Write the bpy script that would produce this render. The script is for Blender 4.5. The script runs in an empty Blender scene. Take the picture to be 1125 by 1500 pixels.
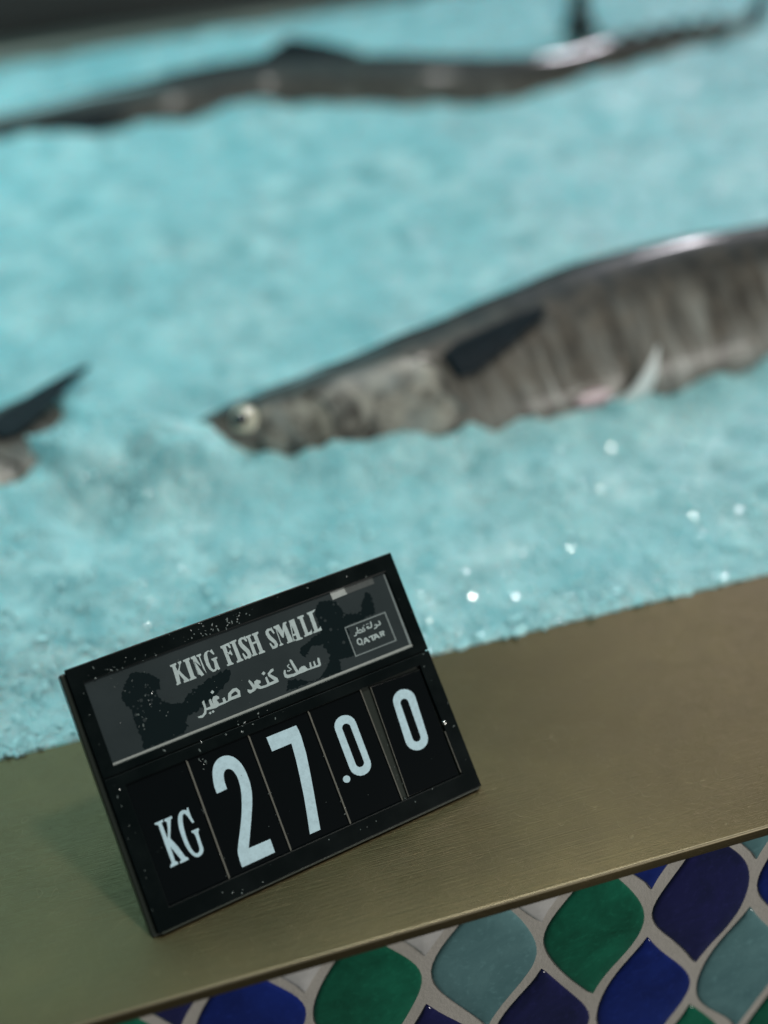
import bpy, bmesh, math, random
from mathutils import Vector, Matrix, noise
from mathutils.geometry import tessellate_polygon

# crushed-ice fish counter with a price sign; all shapes in metres
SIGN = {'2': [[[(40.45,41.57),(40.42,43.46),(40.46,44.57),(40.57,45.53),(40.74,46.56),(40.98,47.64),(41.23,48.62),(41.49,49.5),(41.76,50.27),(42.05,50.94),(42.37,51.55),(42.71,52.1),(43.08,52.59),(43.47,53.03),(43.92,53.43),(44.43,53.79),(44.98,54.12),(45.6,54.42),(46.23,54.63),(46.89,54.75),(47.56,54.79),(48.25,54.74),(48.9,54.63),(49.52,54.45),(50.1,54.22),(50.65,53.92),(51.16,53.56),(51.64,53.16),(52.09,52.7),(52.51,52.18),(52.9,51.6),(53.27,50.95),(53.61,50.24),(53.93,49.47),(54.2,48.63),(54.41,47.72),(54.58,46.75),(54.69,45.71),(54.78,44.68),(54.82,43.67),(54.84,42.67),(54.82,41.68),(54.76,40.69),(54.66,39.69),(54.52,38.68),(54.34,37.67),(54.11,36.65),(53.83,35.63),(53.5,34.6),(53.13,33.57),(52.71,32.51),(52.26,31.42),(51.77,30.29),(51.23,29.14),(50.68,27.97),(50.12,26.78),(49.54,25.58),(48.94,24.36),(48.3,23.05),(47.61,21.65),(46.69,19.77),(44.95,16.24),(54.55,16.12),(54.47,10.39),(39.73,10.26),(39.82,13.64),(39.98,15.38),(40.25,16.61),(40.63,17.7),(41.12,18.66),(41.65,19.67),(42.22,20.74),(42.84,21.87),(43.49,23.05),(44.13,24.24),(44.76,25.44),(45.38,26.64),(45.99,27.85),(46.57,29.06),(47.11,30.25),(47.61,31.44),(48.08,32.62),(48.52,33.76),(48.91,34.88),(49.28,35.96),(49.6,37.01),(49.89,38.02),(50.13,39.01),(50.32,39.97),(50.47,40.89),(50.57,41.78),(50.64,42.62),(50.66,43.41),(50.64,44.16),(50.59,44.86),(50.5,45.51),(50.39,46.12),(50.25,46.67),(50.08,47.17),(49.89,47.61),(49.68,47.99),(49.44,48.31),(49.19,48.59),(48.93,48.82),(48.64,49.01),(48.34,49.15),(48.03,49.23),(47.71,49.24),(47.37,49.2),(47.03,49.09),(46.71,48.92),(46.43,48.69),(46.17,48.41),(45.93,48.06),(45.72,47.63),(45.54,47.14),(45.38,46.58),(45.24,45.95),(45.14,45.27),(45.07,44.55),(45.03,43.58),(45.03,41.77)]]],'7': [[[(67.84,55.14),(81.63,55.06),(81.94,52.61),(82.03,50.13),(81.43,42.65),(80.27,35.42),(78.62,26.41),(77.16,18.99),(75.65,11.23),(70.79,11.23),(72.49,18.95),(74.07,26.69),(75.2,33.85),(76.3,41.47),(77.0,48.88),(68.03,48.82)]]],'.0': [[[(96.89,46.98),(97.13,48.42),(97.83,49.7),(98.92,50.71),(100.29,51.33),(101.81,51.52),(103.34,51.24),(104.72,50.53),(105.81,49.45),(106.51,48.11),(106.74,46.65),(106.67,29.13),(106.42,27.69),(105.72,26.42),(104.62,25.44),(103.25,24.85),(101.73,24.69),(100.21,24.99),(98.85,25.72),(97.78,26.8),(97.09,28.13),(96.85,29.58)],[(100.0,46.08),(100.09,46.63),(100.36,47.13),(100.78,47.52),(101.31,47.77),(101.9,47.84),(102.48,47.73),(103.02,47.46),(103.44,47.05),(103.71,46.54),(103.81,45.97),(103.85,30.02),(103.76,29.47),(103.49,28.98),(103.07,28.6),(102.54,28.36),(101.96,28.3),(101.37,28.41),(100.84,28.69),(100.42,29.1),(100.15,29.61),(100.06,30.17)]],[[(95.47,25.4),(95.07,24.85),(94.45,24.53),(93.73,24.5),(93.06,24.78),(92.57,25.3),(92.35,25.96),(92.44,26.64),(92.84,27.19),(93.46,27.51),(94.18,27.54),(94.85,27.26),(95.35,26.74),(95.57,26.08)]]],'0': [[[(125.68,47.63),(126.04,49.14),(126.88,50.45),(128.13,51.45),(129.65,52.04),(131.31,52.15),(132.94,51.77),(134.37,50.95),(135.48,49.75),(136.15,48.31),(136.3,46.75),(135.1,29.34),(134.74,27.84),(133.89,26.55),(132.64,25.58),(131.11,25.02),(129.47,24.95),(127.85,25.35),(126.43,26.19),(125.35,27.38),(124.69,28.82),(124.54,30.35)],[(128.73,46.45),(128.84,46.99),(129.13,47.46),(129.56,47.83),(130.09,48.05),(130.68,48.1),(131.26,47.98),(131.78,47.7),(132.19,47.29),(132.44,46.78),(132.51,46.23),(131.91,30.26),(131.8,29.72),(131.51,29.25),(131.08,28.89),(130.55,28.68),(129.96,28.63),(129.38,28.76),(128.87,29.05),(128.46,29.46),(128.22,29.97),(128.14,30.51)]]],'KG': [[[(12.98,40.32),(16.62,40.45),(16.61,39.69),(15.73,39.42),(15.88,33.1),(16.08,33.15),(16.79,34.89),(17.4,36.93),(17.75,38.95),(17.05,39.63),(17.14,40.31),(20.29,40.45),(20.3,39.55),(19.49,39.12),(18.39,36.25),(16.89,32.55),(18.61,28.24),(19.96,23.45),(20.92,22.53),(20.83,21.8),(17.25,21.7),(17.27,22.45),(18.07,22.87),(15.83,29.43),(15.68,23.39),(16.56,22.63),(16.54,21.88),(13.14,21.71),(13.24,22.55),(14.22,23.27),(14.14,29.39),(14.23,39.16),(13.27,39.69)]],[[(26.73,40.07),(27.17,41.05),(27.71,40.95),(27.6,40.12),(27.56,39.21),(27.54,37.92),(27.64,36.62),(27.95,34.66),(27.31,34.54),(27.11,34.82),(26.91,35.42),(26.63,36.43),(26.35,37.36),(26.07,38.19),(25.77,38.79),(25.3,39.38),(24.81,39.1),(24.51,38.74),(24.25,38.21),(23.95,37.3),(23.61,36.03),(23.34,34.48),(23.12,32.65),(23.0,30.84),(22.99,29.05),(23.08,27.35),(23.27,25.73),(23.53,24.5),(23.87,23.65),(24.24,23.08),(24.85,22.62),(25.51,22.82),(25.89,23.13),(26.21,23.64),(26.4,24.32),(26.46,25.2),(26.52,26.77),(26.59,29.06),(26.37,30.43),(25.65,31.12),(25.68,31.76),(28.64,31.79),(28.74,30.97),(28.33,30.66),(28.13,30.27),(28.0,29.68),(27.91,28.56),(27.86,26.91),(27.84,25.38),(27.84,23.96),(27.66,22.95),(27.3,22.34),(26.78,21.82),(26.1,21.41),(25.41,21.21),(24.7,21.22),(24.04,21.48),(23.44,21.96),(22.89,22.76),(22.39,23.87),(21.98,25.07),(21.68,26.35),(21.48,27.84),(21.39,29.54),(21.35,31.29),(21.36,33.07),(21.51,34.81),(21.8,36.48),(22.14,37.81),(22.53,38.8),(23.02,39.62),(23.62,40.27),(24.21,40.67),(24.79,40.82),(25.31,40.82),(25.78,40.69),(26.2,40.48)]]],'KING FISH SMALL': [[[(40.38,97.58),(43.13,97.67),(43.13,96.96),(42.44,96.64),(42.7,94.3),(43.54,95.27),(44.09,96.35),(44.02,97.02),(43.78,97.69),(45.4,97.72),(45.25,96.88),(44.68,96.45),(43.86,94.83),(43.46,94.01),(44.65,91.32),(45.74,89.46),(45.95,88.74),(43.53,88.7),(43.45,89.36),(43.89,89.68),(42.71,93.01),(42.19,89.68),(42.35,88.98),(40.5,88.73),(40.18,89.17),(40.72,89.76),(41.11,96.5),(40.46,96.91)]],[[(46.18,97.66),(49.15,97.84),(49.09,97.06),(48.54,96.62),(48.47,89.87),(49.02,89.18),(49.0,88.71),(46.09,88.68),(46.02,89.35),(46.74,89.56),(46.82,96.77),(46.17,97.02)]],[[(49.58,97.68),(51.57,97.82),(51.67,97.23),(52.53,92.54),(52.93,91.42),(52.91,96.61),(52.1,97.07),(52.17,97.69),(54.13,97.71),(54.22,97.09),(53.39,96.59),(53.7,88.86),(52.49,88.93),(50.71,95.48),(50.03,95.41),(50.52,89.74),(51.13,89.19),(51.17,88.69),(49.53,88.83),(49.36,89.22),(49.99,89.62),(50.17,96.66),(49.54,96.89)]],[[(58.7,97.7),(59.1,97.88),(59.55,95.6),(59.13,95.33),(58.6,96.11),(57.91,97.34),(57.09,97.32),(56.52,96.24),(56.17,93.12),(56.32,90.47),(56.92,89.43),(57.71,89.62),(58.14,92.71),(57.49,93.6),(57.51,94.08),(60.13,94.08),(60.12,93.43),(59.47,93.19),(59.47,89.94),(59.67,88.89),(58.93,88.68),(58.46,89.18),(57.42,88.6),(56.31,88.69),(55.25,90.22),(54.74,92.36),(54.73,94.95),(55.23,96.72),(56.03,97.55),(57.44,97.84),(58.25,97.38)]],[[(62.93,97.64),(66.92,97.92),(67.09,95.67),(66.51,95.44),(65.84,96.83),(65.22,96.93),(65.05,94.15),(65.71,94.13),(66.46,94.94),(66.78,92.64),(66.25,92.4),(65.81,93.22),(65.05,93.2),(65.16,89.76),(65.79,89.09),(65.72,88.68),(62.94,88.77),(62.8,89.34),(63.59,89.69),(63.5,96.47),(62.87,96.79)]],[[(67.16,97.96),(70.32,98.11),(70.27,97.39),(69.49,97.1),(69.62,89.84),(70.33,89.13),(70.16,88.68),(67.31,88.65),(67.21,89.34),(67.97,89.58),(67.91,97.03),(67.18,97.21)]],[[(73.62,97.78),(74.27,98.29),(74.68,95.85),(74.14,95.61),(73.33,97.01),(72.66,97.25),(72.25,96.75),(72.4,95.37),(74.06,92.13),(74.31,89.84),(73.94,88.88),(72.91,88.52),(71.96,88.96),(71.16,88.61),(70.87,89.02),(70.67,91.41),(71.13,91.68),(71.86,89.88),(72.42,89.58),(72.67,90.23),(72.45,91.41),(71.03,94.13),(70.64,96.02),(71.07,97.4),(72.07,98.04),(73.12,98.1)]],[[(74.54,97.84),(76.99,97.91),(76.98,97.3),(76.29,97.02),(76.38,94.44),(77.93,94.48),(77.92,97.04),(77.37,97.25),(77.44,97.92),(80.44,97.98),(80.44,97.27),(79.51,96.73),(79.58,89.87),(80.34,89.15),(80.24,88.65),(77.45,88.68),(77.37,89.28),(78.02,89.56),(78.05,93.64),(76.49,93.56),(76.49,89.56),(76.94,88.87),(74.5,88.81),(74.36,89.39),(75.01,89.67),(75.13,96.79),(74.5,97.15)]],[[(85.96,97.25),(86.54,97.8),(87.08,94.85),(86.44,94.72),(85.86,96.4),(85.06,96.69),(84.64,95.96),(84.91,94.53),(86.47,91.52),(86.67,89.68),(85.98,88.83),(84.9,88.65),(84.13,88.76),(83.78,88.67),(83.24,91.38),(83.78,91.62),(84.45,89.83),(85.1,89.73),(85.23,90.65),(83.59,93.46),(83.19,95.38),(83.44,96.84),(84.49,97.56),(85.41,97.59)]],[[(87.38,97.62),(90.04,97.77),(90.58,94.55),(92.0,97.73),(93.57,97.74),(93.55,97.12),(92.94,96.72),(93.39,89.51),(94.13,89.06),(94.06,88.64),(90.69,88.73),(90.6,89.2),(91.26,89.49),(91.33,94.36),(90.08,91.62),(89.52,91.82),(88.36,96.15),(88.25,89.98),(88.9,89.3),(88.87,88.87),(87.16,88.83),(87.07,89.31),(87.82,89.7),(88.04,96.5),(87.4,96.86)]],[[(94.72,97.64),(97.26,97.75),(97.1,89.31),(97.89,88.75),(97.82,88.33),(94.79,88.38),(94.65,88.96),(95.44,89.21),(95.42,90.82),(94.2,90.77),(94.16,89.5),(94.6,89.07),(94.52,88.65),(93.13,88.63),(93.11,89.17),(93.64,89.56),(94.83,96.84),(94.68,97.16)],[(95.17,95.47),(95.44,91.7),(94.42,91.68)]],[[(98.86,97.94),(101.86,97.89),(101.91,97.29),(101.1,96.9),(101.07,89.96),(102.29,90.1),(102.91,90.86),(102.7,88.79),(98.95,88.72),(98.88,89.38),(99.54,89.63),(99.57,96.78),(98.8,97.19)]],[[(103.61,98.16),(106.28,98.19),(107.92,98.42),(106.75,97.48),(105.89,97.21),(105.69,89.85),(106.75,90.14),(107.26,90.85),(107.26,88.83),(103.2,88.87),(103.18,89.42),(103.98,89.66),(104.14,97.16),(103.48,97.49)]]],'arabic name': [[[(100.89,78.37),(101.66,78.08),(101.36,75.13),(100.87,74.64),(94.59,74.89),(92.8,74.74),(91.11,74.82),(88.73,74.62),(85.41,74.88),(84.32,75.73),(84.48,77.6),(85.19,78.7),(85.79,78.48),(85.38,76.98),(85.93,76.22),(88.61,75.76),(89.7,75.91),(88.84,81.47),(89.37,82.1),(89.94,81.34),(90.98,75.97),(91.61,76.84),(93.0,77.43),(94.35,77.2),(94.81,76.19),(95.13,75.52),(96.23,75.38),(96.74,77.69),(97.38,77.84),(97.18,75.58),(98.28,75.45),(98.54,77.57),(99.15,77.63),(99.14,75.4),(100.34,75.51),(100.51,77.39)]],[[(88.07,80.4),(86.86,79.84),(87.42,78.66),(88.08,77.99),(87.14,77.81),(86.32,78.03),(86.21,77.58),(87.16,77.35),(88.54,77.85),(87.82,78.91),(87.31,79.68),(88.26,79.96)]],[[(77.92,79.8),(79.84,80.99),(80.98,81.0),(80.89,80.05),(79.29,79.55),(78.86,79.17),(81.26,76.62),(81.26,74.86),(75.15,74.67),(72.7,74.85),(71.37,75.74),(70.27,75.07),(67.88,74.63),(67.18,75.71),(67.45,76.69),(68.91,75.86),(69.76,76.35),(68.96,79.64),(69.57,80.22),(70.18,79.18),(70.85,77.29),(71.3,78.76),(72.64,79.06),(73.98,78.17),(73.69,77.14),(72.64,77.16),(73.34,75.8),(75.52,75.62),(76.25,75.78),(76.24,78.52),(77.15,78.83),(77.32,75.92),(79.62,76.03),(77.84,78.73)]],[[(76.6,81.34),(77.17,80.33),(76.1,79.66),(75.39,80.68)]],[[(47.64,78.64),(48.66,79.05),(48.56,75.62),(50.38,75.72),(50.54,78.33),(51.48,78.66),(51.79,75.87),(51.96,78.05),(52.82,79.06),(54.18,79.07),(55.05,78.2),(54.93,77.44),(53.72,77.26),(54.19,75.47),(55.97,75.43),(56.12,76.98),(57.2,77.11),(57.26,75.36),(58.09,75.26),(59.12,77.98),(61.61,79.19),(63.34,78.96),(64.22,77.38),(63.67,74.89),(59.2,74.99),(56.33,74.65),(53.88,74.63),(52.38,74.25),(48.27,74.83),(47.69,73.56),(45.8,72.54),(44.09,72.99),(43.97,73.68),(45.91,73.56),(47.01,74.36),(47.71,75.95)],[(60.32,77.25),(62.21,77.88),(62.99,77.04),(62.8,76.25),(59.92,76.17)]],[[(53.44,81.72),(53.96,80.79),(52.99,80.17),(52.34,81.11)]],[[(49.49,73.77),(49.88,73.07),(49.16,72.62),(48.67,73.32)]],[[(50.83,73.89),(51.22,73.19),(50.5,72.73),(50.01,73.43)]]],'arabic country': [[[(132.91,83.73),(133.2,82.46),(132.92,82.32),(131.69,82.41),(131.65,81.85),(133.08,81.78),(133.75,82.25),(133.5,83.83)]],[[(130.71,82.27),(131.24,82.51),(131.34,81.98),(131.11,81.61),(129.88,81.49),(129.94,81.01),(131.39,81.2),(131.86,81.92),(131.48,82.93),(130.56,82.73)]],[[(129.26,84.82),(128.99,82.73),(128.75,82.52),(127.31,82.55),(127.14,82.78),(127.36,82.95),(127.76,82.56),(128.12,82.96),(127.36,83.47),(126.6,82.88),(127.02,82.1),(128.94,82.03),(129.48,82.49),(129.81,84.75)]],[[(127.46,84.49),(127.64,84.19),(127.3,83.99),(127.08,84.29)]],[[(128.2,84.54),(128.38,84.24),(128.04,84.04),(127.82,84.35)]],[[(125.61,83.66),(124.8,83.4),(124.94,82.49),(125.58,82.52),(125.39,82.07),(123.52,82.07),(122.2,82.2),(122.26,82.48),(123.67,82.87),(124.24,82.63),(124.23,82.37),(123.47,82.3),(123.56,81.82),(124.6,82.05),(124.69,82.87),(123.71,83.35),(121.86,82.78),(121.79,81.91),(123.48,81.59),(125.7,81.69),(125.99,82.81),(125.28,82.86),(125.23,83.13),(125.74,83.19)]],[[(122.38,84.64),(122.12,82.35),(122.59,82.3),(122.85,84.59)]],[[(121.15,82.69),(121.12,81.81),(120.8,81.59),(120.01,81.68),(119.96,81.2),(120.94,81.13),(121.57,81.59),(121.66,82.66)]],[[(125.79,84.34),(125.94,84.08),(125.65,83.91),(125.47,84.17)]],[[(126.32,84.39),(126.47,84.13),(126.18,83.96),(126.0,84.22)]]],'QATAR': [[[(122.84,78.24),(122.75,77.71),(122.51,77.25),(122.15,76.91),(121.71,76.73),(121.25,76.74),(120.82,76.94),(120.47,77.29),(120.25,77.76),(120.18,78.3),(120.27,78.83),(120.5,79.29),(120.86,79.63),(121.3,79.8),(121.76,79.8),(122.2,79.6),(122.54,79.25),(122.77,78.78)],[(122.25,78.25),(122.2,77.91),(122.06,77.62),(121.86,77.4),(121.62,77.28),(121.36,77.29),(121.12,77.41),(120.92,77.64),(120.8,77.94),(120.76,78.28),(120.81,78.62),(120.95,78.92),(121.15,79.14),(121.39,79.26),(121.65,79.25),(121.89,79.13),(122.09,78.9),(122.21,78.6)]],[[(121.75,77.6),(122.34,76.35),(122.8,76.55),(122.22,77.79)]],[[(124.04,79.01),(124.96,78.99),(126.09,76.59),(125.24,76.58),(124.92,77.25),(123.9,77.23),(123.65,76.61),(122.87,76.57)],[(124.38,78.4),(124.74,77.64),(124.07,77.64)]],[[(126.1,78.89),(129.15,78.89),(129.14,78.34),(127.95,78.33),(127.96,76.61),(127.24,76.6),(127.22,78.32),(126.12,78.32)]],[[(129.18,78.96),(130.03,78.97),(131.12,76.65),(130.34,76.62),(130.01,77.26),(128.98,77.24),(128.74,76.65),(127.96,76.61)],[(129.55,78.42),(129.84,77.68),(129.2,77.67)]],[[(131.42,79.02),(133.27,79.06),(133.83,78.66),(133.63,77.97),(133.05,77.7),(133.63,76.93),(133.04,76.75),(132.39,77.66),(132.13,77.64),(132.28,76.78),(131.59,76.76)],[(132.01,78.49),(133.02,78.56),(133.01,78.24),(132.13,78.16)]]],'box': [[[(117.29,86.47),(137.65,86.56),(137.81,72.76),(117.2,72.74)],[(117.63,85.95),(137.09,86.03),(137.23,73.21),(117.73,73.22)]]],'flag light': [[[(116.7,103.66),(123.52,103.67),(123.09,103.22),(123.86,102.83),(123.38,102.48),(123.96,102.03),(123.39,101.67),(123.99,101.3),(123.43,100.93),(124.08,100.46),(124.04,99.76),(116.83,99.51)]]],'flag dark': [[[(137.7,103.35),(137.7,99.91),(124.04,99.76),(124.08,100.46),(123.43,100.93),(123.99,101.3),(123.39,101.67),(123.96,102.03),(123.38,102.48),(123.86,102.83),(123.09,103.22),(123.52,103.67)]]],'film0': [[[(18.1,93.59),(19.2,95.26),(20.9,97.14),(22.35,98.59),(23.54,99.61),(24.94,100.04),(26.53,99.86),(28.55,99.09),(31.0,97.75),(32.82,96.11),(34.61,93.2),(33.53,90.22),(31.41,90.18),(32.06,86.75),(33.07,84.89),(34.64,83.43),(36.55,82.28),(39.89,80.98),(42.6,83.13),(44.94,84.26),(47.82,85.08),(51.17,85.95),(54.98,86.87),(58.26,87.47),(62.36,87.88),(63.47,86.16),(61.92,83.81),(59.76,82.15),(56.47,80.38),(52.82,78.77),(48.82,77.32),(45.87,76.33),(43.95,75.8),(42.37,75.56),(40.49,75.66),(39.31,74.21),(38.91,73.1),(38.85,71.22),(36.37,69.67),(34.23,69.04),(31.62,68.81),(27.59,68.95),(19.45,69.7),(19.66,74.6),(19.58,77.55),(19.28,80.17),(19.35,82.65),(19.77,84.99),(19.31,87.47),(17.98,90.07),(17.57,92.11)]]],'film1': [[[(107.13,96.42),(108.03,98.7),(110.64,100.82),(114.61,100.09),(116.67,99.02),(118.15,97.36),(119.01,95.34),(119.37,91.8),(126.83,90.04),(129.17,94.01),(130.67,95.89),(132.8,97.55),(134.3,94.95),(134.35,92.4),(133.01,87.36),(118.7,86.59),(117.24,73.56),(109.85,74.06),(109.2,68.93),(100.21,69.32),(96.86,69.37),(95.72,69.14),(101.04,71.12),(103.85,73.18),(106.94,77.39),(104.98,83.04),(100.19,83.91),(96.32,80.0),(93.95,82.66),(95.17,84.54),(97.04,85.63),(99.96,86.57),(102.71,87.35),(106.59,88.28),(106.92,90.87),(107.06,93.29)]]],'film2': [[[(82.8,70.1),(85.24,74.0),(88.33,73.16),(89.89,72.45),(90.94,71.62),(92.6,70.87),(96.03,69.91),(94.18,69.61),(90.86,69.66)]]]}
NG = 13000
EXPOSURE = 0.0
WCOL = (.036, .046, .044)
LAMPS = [
 ('counter_spot', (.42, .00, 1.35), (.12, .12, 0), .13, .13, 8.5, (1.0, .98, .91)),
 ('ice_lamp', (-.40, 1.35, 1.0), (.2, .7, 0), 1.4, .7, 8.3, (.48, .96, 1.0)),
 ('ice_lamp', (.25, .70, 1.55), (.25, .6, 0), .9, .5, 3.0, (.55, .97, 1.0)),
 ('tube_lamp', (1.42, 1.73, 1.30), (.55, .7, .05), .17, .36, 9.5, (.97, .93, 1.0)),
 ('tile_fill', (1.7, -1.7, .18), (.15, 0, -.1), 1.0, .5, 24.0, (1.0, .96, .90)),  # unseen front fill, added to brighten the dark tiles
]
random.seed(7)
SC = bpy.context.scene
COL = SC.collection
PI = math.pi

# ------------------------------------------------------------------ helpers
def link(name, me, mats=(), parent=None):
    o = bpy.data.objects.new(name, me)
    COL.objects.link(o)
    for m in mats:
        me.materials.append(m)
    if parent is not None:
        o.parent = parent
    return o

def mesh_from(verts, faces, smooth=False):
    me = bpy.data.meshes.new('mesh')
    me.from_pydata([tuple(v) for v in verts], [], faces)
    me.validate()
    if smooth:
        me.polygons.foreach_set('use_smooth', [True] * len(me.polygons))
    me.update()
    return me

def bm_mesh(bm, smooth=False):
    bmesh.ops.recalc_face_normals(bm, faces=bm.faces)
    me = bpy.data.meshes.new('mesh')
    bm.to_mesh(me); bm.free()
    if smooth:
        me.polygons.foreach_set('use_smooth', [True] * len(me.polygons))
    return me

def tag(o, label=None, cat=None, group=None, kind=None):
    if label: o['label'] = label
    if cat: o['category'] = cat
    if group: o['group'] = group
    if kind: o['kind'] = kind
    return o

def empty(name, loc, mat=None):
    o = bpy.data.objects.new(name, None)
    o.empty_display_size = 0.02
    COL.objects.link(o)
    if mat is not None: o.matrix_world = mat
    else: o.location = loc
    return o

def box_bm(bm, x0, x1, y0, y1, z0, z1):
    vs = [bm.verts.new((x, y, z)) for x in (x0, x1) for y in (y0, y1) for z in (z0, z1)]
    for f in ((0,1,3,2),(4,6,7,5),(0,4,5,1),(2,3,7,6),(0,2,6,4),(1,5,7,3)):
        bm.faces.new([vs[i] for i in f])

def bevel(o, w, seg=2):
    m = o.modifiers.new('bevel', 'BEVEL'); m.width = w; m.segments = seg
    m.limit_method = 'ANGLE'; m.angle_limit = math.radians(40)

# ------------------------------------------------------------------ materials
def mat(name, base=(.5,.5,.5), rough=.5, metal=0., spec=.5, coat=0., build=None, **kw):
    m = bpy.data.materials.new(name); m.use_nodes = True
    nt = m.node_tree; p = nt.nodes['Principled BSDF']
    p.inputs['Base Color'].default_value = (*base, 1)
    p.inputs['Roughness'].default_value = rough
    p.inputs['Metallic'].default_value = metal
    p.inputs['Specular IOR Level'].default_value = spec
    p.inputs['Coat Weight'].default_value = coat
    for k, v in kw.items():
        p.inputs[k.replace('_', ' ')].default_value = v
    if build: build(nt, p)
    return m

def N(nt, t, **kw):
    n = nt.nodes.new(t)
    for k, v in kw.items(): setattr(n, k, v)
    return n
def coords(nt, kind='Object', scale=(1,1,1)):
    tc = N(nt, 'ShaderNodeTexCoord'); mp = N(nt, 'ShaderNodeMapping')
    mp.inputs['Scale'].default_value = scale
    nt.links.new(tc.outputs[kind], mp.inputs['Vector'])
    return mp.outputs['Vector']
def noise_n(nt, vec, scale, detail=4, rough=.55, dist=0):
    n = N(nt, 'ShaderNodeTexNoise')
    n.inputs['Scale'].default_value = scale; n.inputs['Detail'].default_value = detail
    n.inputs['Roughness'].default_value = rough; n.inputs['Distortion'].default_value = dist
    nt.links.new(vec, n.inputs['Vector']); return n.outputs['Fac']
def ramp(nt, fac, stops):
    r = N(nt, 'ShaderNodeValToRGB'); e = r.color_ramp.elements
    while len(e) < len(stops): e.new(.5)
    for el, (p, c) in zip(e, stops):
        el.position = p; el.color = (c, c, c, 1) if isinstance(c, (int, float)) else (*c, 1)
    nt.links.new(fac, r.inputs['Fac']); return r.outputs['Color']
def bump(nt, p, h, strength, dist, prev=None):
    b = N(nt, 'ShaderNodeBump'); b.inputs['Strength'].default_value = strength; b.inputs['Distance'].default_value = dist
    nt.links.new(h, b.inputs['Height'])
    if prev is not None: nt.links.new(prev, b.inputs['Normal'])
    nt.links.new(b.outputs['Normal'], p.inputs['Normal']); return b.outputs['Normal']
def mix(nt, fac, a, b, mode='MIX'):
    m = N(nt, 'ShaderNodeMix', data_type='RGBA', blend_type=mode)
    for s, v in ((0, fac), (6, a), (7, b)):
        if isinstance(v, (int, float)): m.inputs[s].default_value = v
        elif isinstance(v, tuple): m.inputs[s].default_value = (*v, 1)
        else: nt.links.new(v, m.inputs[s])
    return m.outputs[2]
def math_n(nt, op, a, b=None):
    m = N(nt, 'ShaderNodeMath', operation=op)
    for s, v in ((0, a), (1, b)):
        if v is None: continue
        if isinstance(v, (int, float)): m.inputs[s].default_value = v
        else: nt.links.new(v, m.inputs[s])
    return m.outputs[0]

# -------- camera-independent scene constants
LEDGE_D = 0.158      # depth of the metal ledge
SLOPE = 0.10         # the ice bed rises towards the back
HS = random.Random(3)

def fbm(x, y, z, s, o=4):
    return noise.fractal(Vector((x*s, y*s, z)), 0.9, 2.1, o, noise_basis='PERLIN_ORIGINAL')

# ------------------------------------------------------------------ ledge
def b_brass(nt, p):
    v = coords(nt, 'Object', (1, 1, 1))
    brushed = noise_n(nt, coords(nt, 'Object', (6, 260, 260)), 6.0, 5, .6)
    blot = noise_n(nt, v, 9.0, 5, .6, .6)
    fine = noise_n(nt, v, 70.0, 4, .6)
    c = mix(nt, ramp(nt, blot, [(.32, 0.), (.68, 1.)]), (.104, .079, .037), (.158, .122, .058))
    c = mix(nt, ramp(nt, fine, [(.35, .0), (.75, .5)]), c, (.122, .094, .050))
    nt.links.new(c, p.inputs['Base Color'])
    r = math_n(nt, 'ADD', math_n(nt, 'MULTIPLY', blot, .22), math_n(nt, 'MULTIPLY', brushed, .16))
    nt.links.new(math_n(nt, 'ADD', r, .24), p.inputs['Roughness'])
    b1 = bump(nt, p, brushed, .30, .0008)
    # wandering hairline scratches
    sc = N(nt, 'ShaderNodeTexVoronoi', feature='DISTANCE_TO_EDGE'); sc.inputs['Scale'].default_value = 26
    wv = N(nt, 'ShaderNodeVectorMath', operation='ADD')
    nz = N(nt, 'ShaderNodeTexNoise'); nz.inputs['Scale'].default_value = 14
    nt.links.new(v, nz.inputs['Vector']); nt.links.new(v, wv.inputs[0]); nt.links.new(nz.outputs['Color'], wv.inputs[1])
    nt.links.new(wv.outputs[0], sc.inputs['Vector'])
    line = ramp(nt, sc.outputs['Distance'], [(0., 0.), (.010, 1.)])
    nt.links.new(mix(nt, math_n(nt, 'ADD', .62, math_n(nt, 'MULTIPLY', line, .38)), (.26,.21,.12), c), p.inputs['Base Color'])
    bump(nt, p, line, .22, .0004, b1)
M_BRASS = mat('brushed_brass', (.3,.26,.16), .4, .75, build=b_brass)

bm = bmesh.new()
prof = []
TH = .0062; rr = .0012
def arc(cx, cz, a0, a1, n=6):
    return [(cx + rr*math.cos(a0+(a1-a0)*k/n), cz + rr*math.sin(a0+(a1-a0)*k/n)) for k in range(n+1)]
prof += [(LEDGE_D, 0), ] + [(0.002 + .156*k/8, 0) for k in range(7, 0, -1)] + arc(rr, -rr, PI/2, PI) + arc(rr, -TH+rr, PI, 1.5*PI) + [(.03, -TH), (.03, -.06), (LEDGE_D, -.06)]
X0, X1 = -.55, 1.15
nx = 40
rows = []
for i in range(nx+1):
    x = X0 + (X1-X0)*i/nx
    rows.append([bm.verts.new((x, y, z)) for y, z in prof])
for i in range(nx):
    for j in range(len(prof)):
        k = (j+1) % len(prof)
        f = bm.faces.new((rows[i][j], rows[i+1][j], rows[i+1][k], rows[i][k]))
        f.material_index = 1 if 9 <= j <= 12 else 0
bm.faces.new(rows[0]); bm.faces.new(rows[-1])
M_EDGE = mat('brass_edge_highlight', (.32,.28,.19), .48, .9)  # lighter base paints the highlight line along the polished upper front bevel
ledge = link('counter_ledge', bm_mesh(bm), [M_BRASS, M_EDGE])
for f in ledge.data.polygons: f.use_smooth = True
ledge.data.set_sharp_from_angle(angle=math.radians(35)) if hasattr(ledge.data, 'set_sharp_from_angle') else None
tag(ledge, 'brushed brass ledge with a thin rounded front edge between the ice and the tiles', 'counter ledge')

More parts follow.
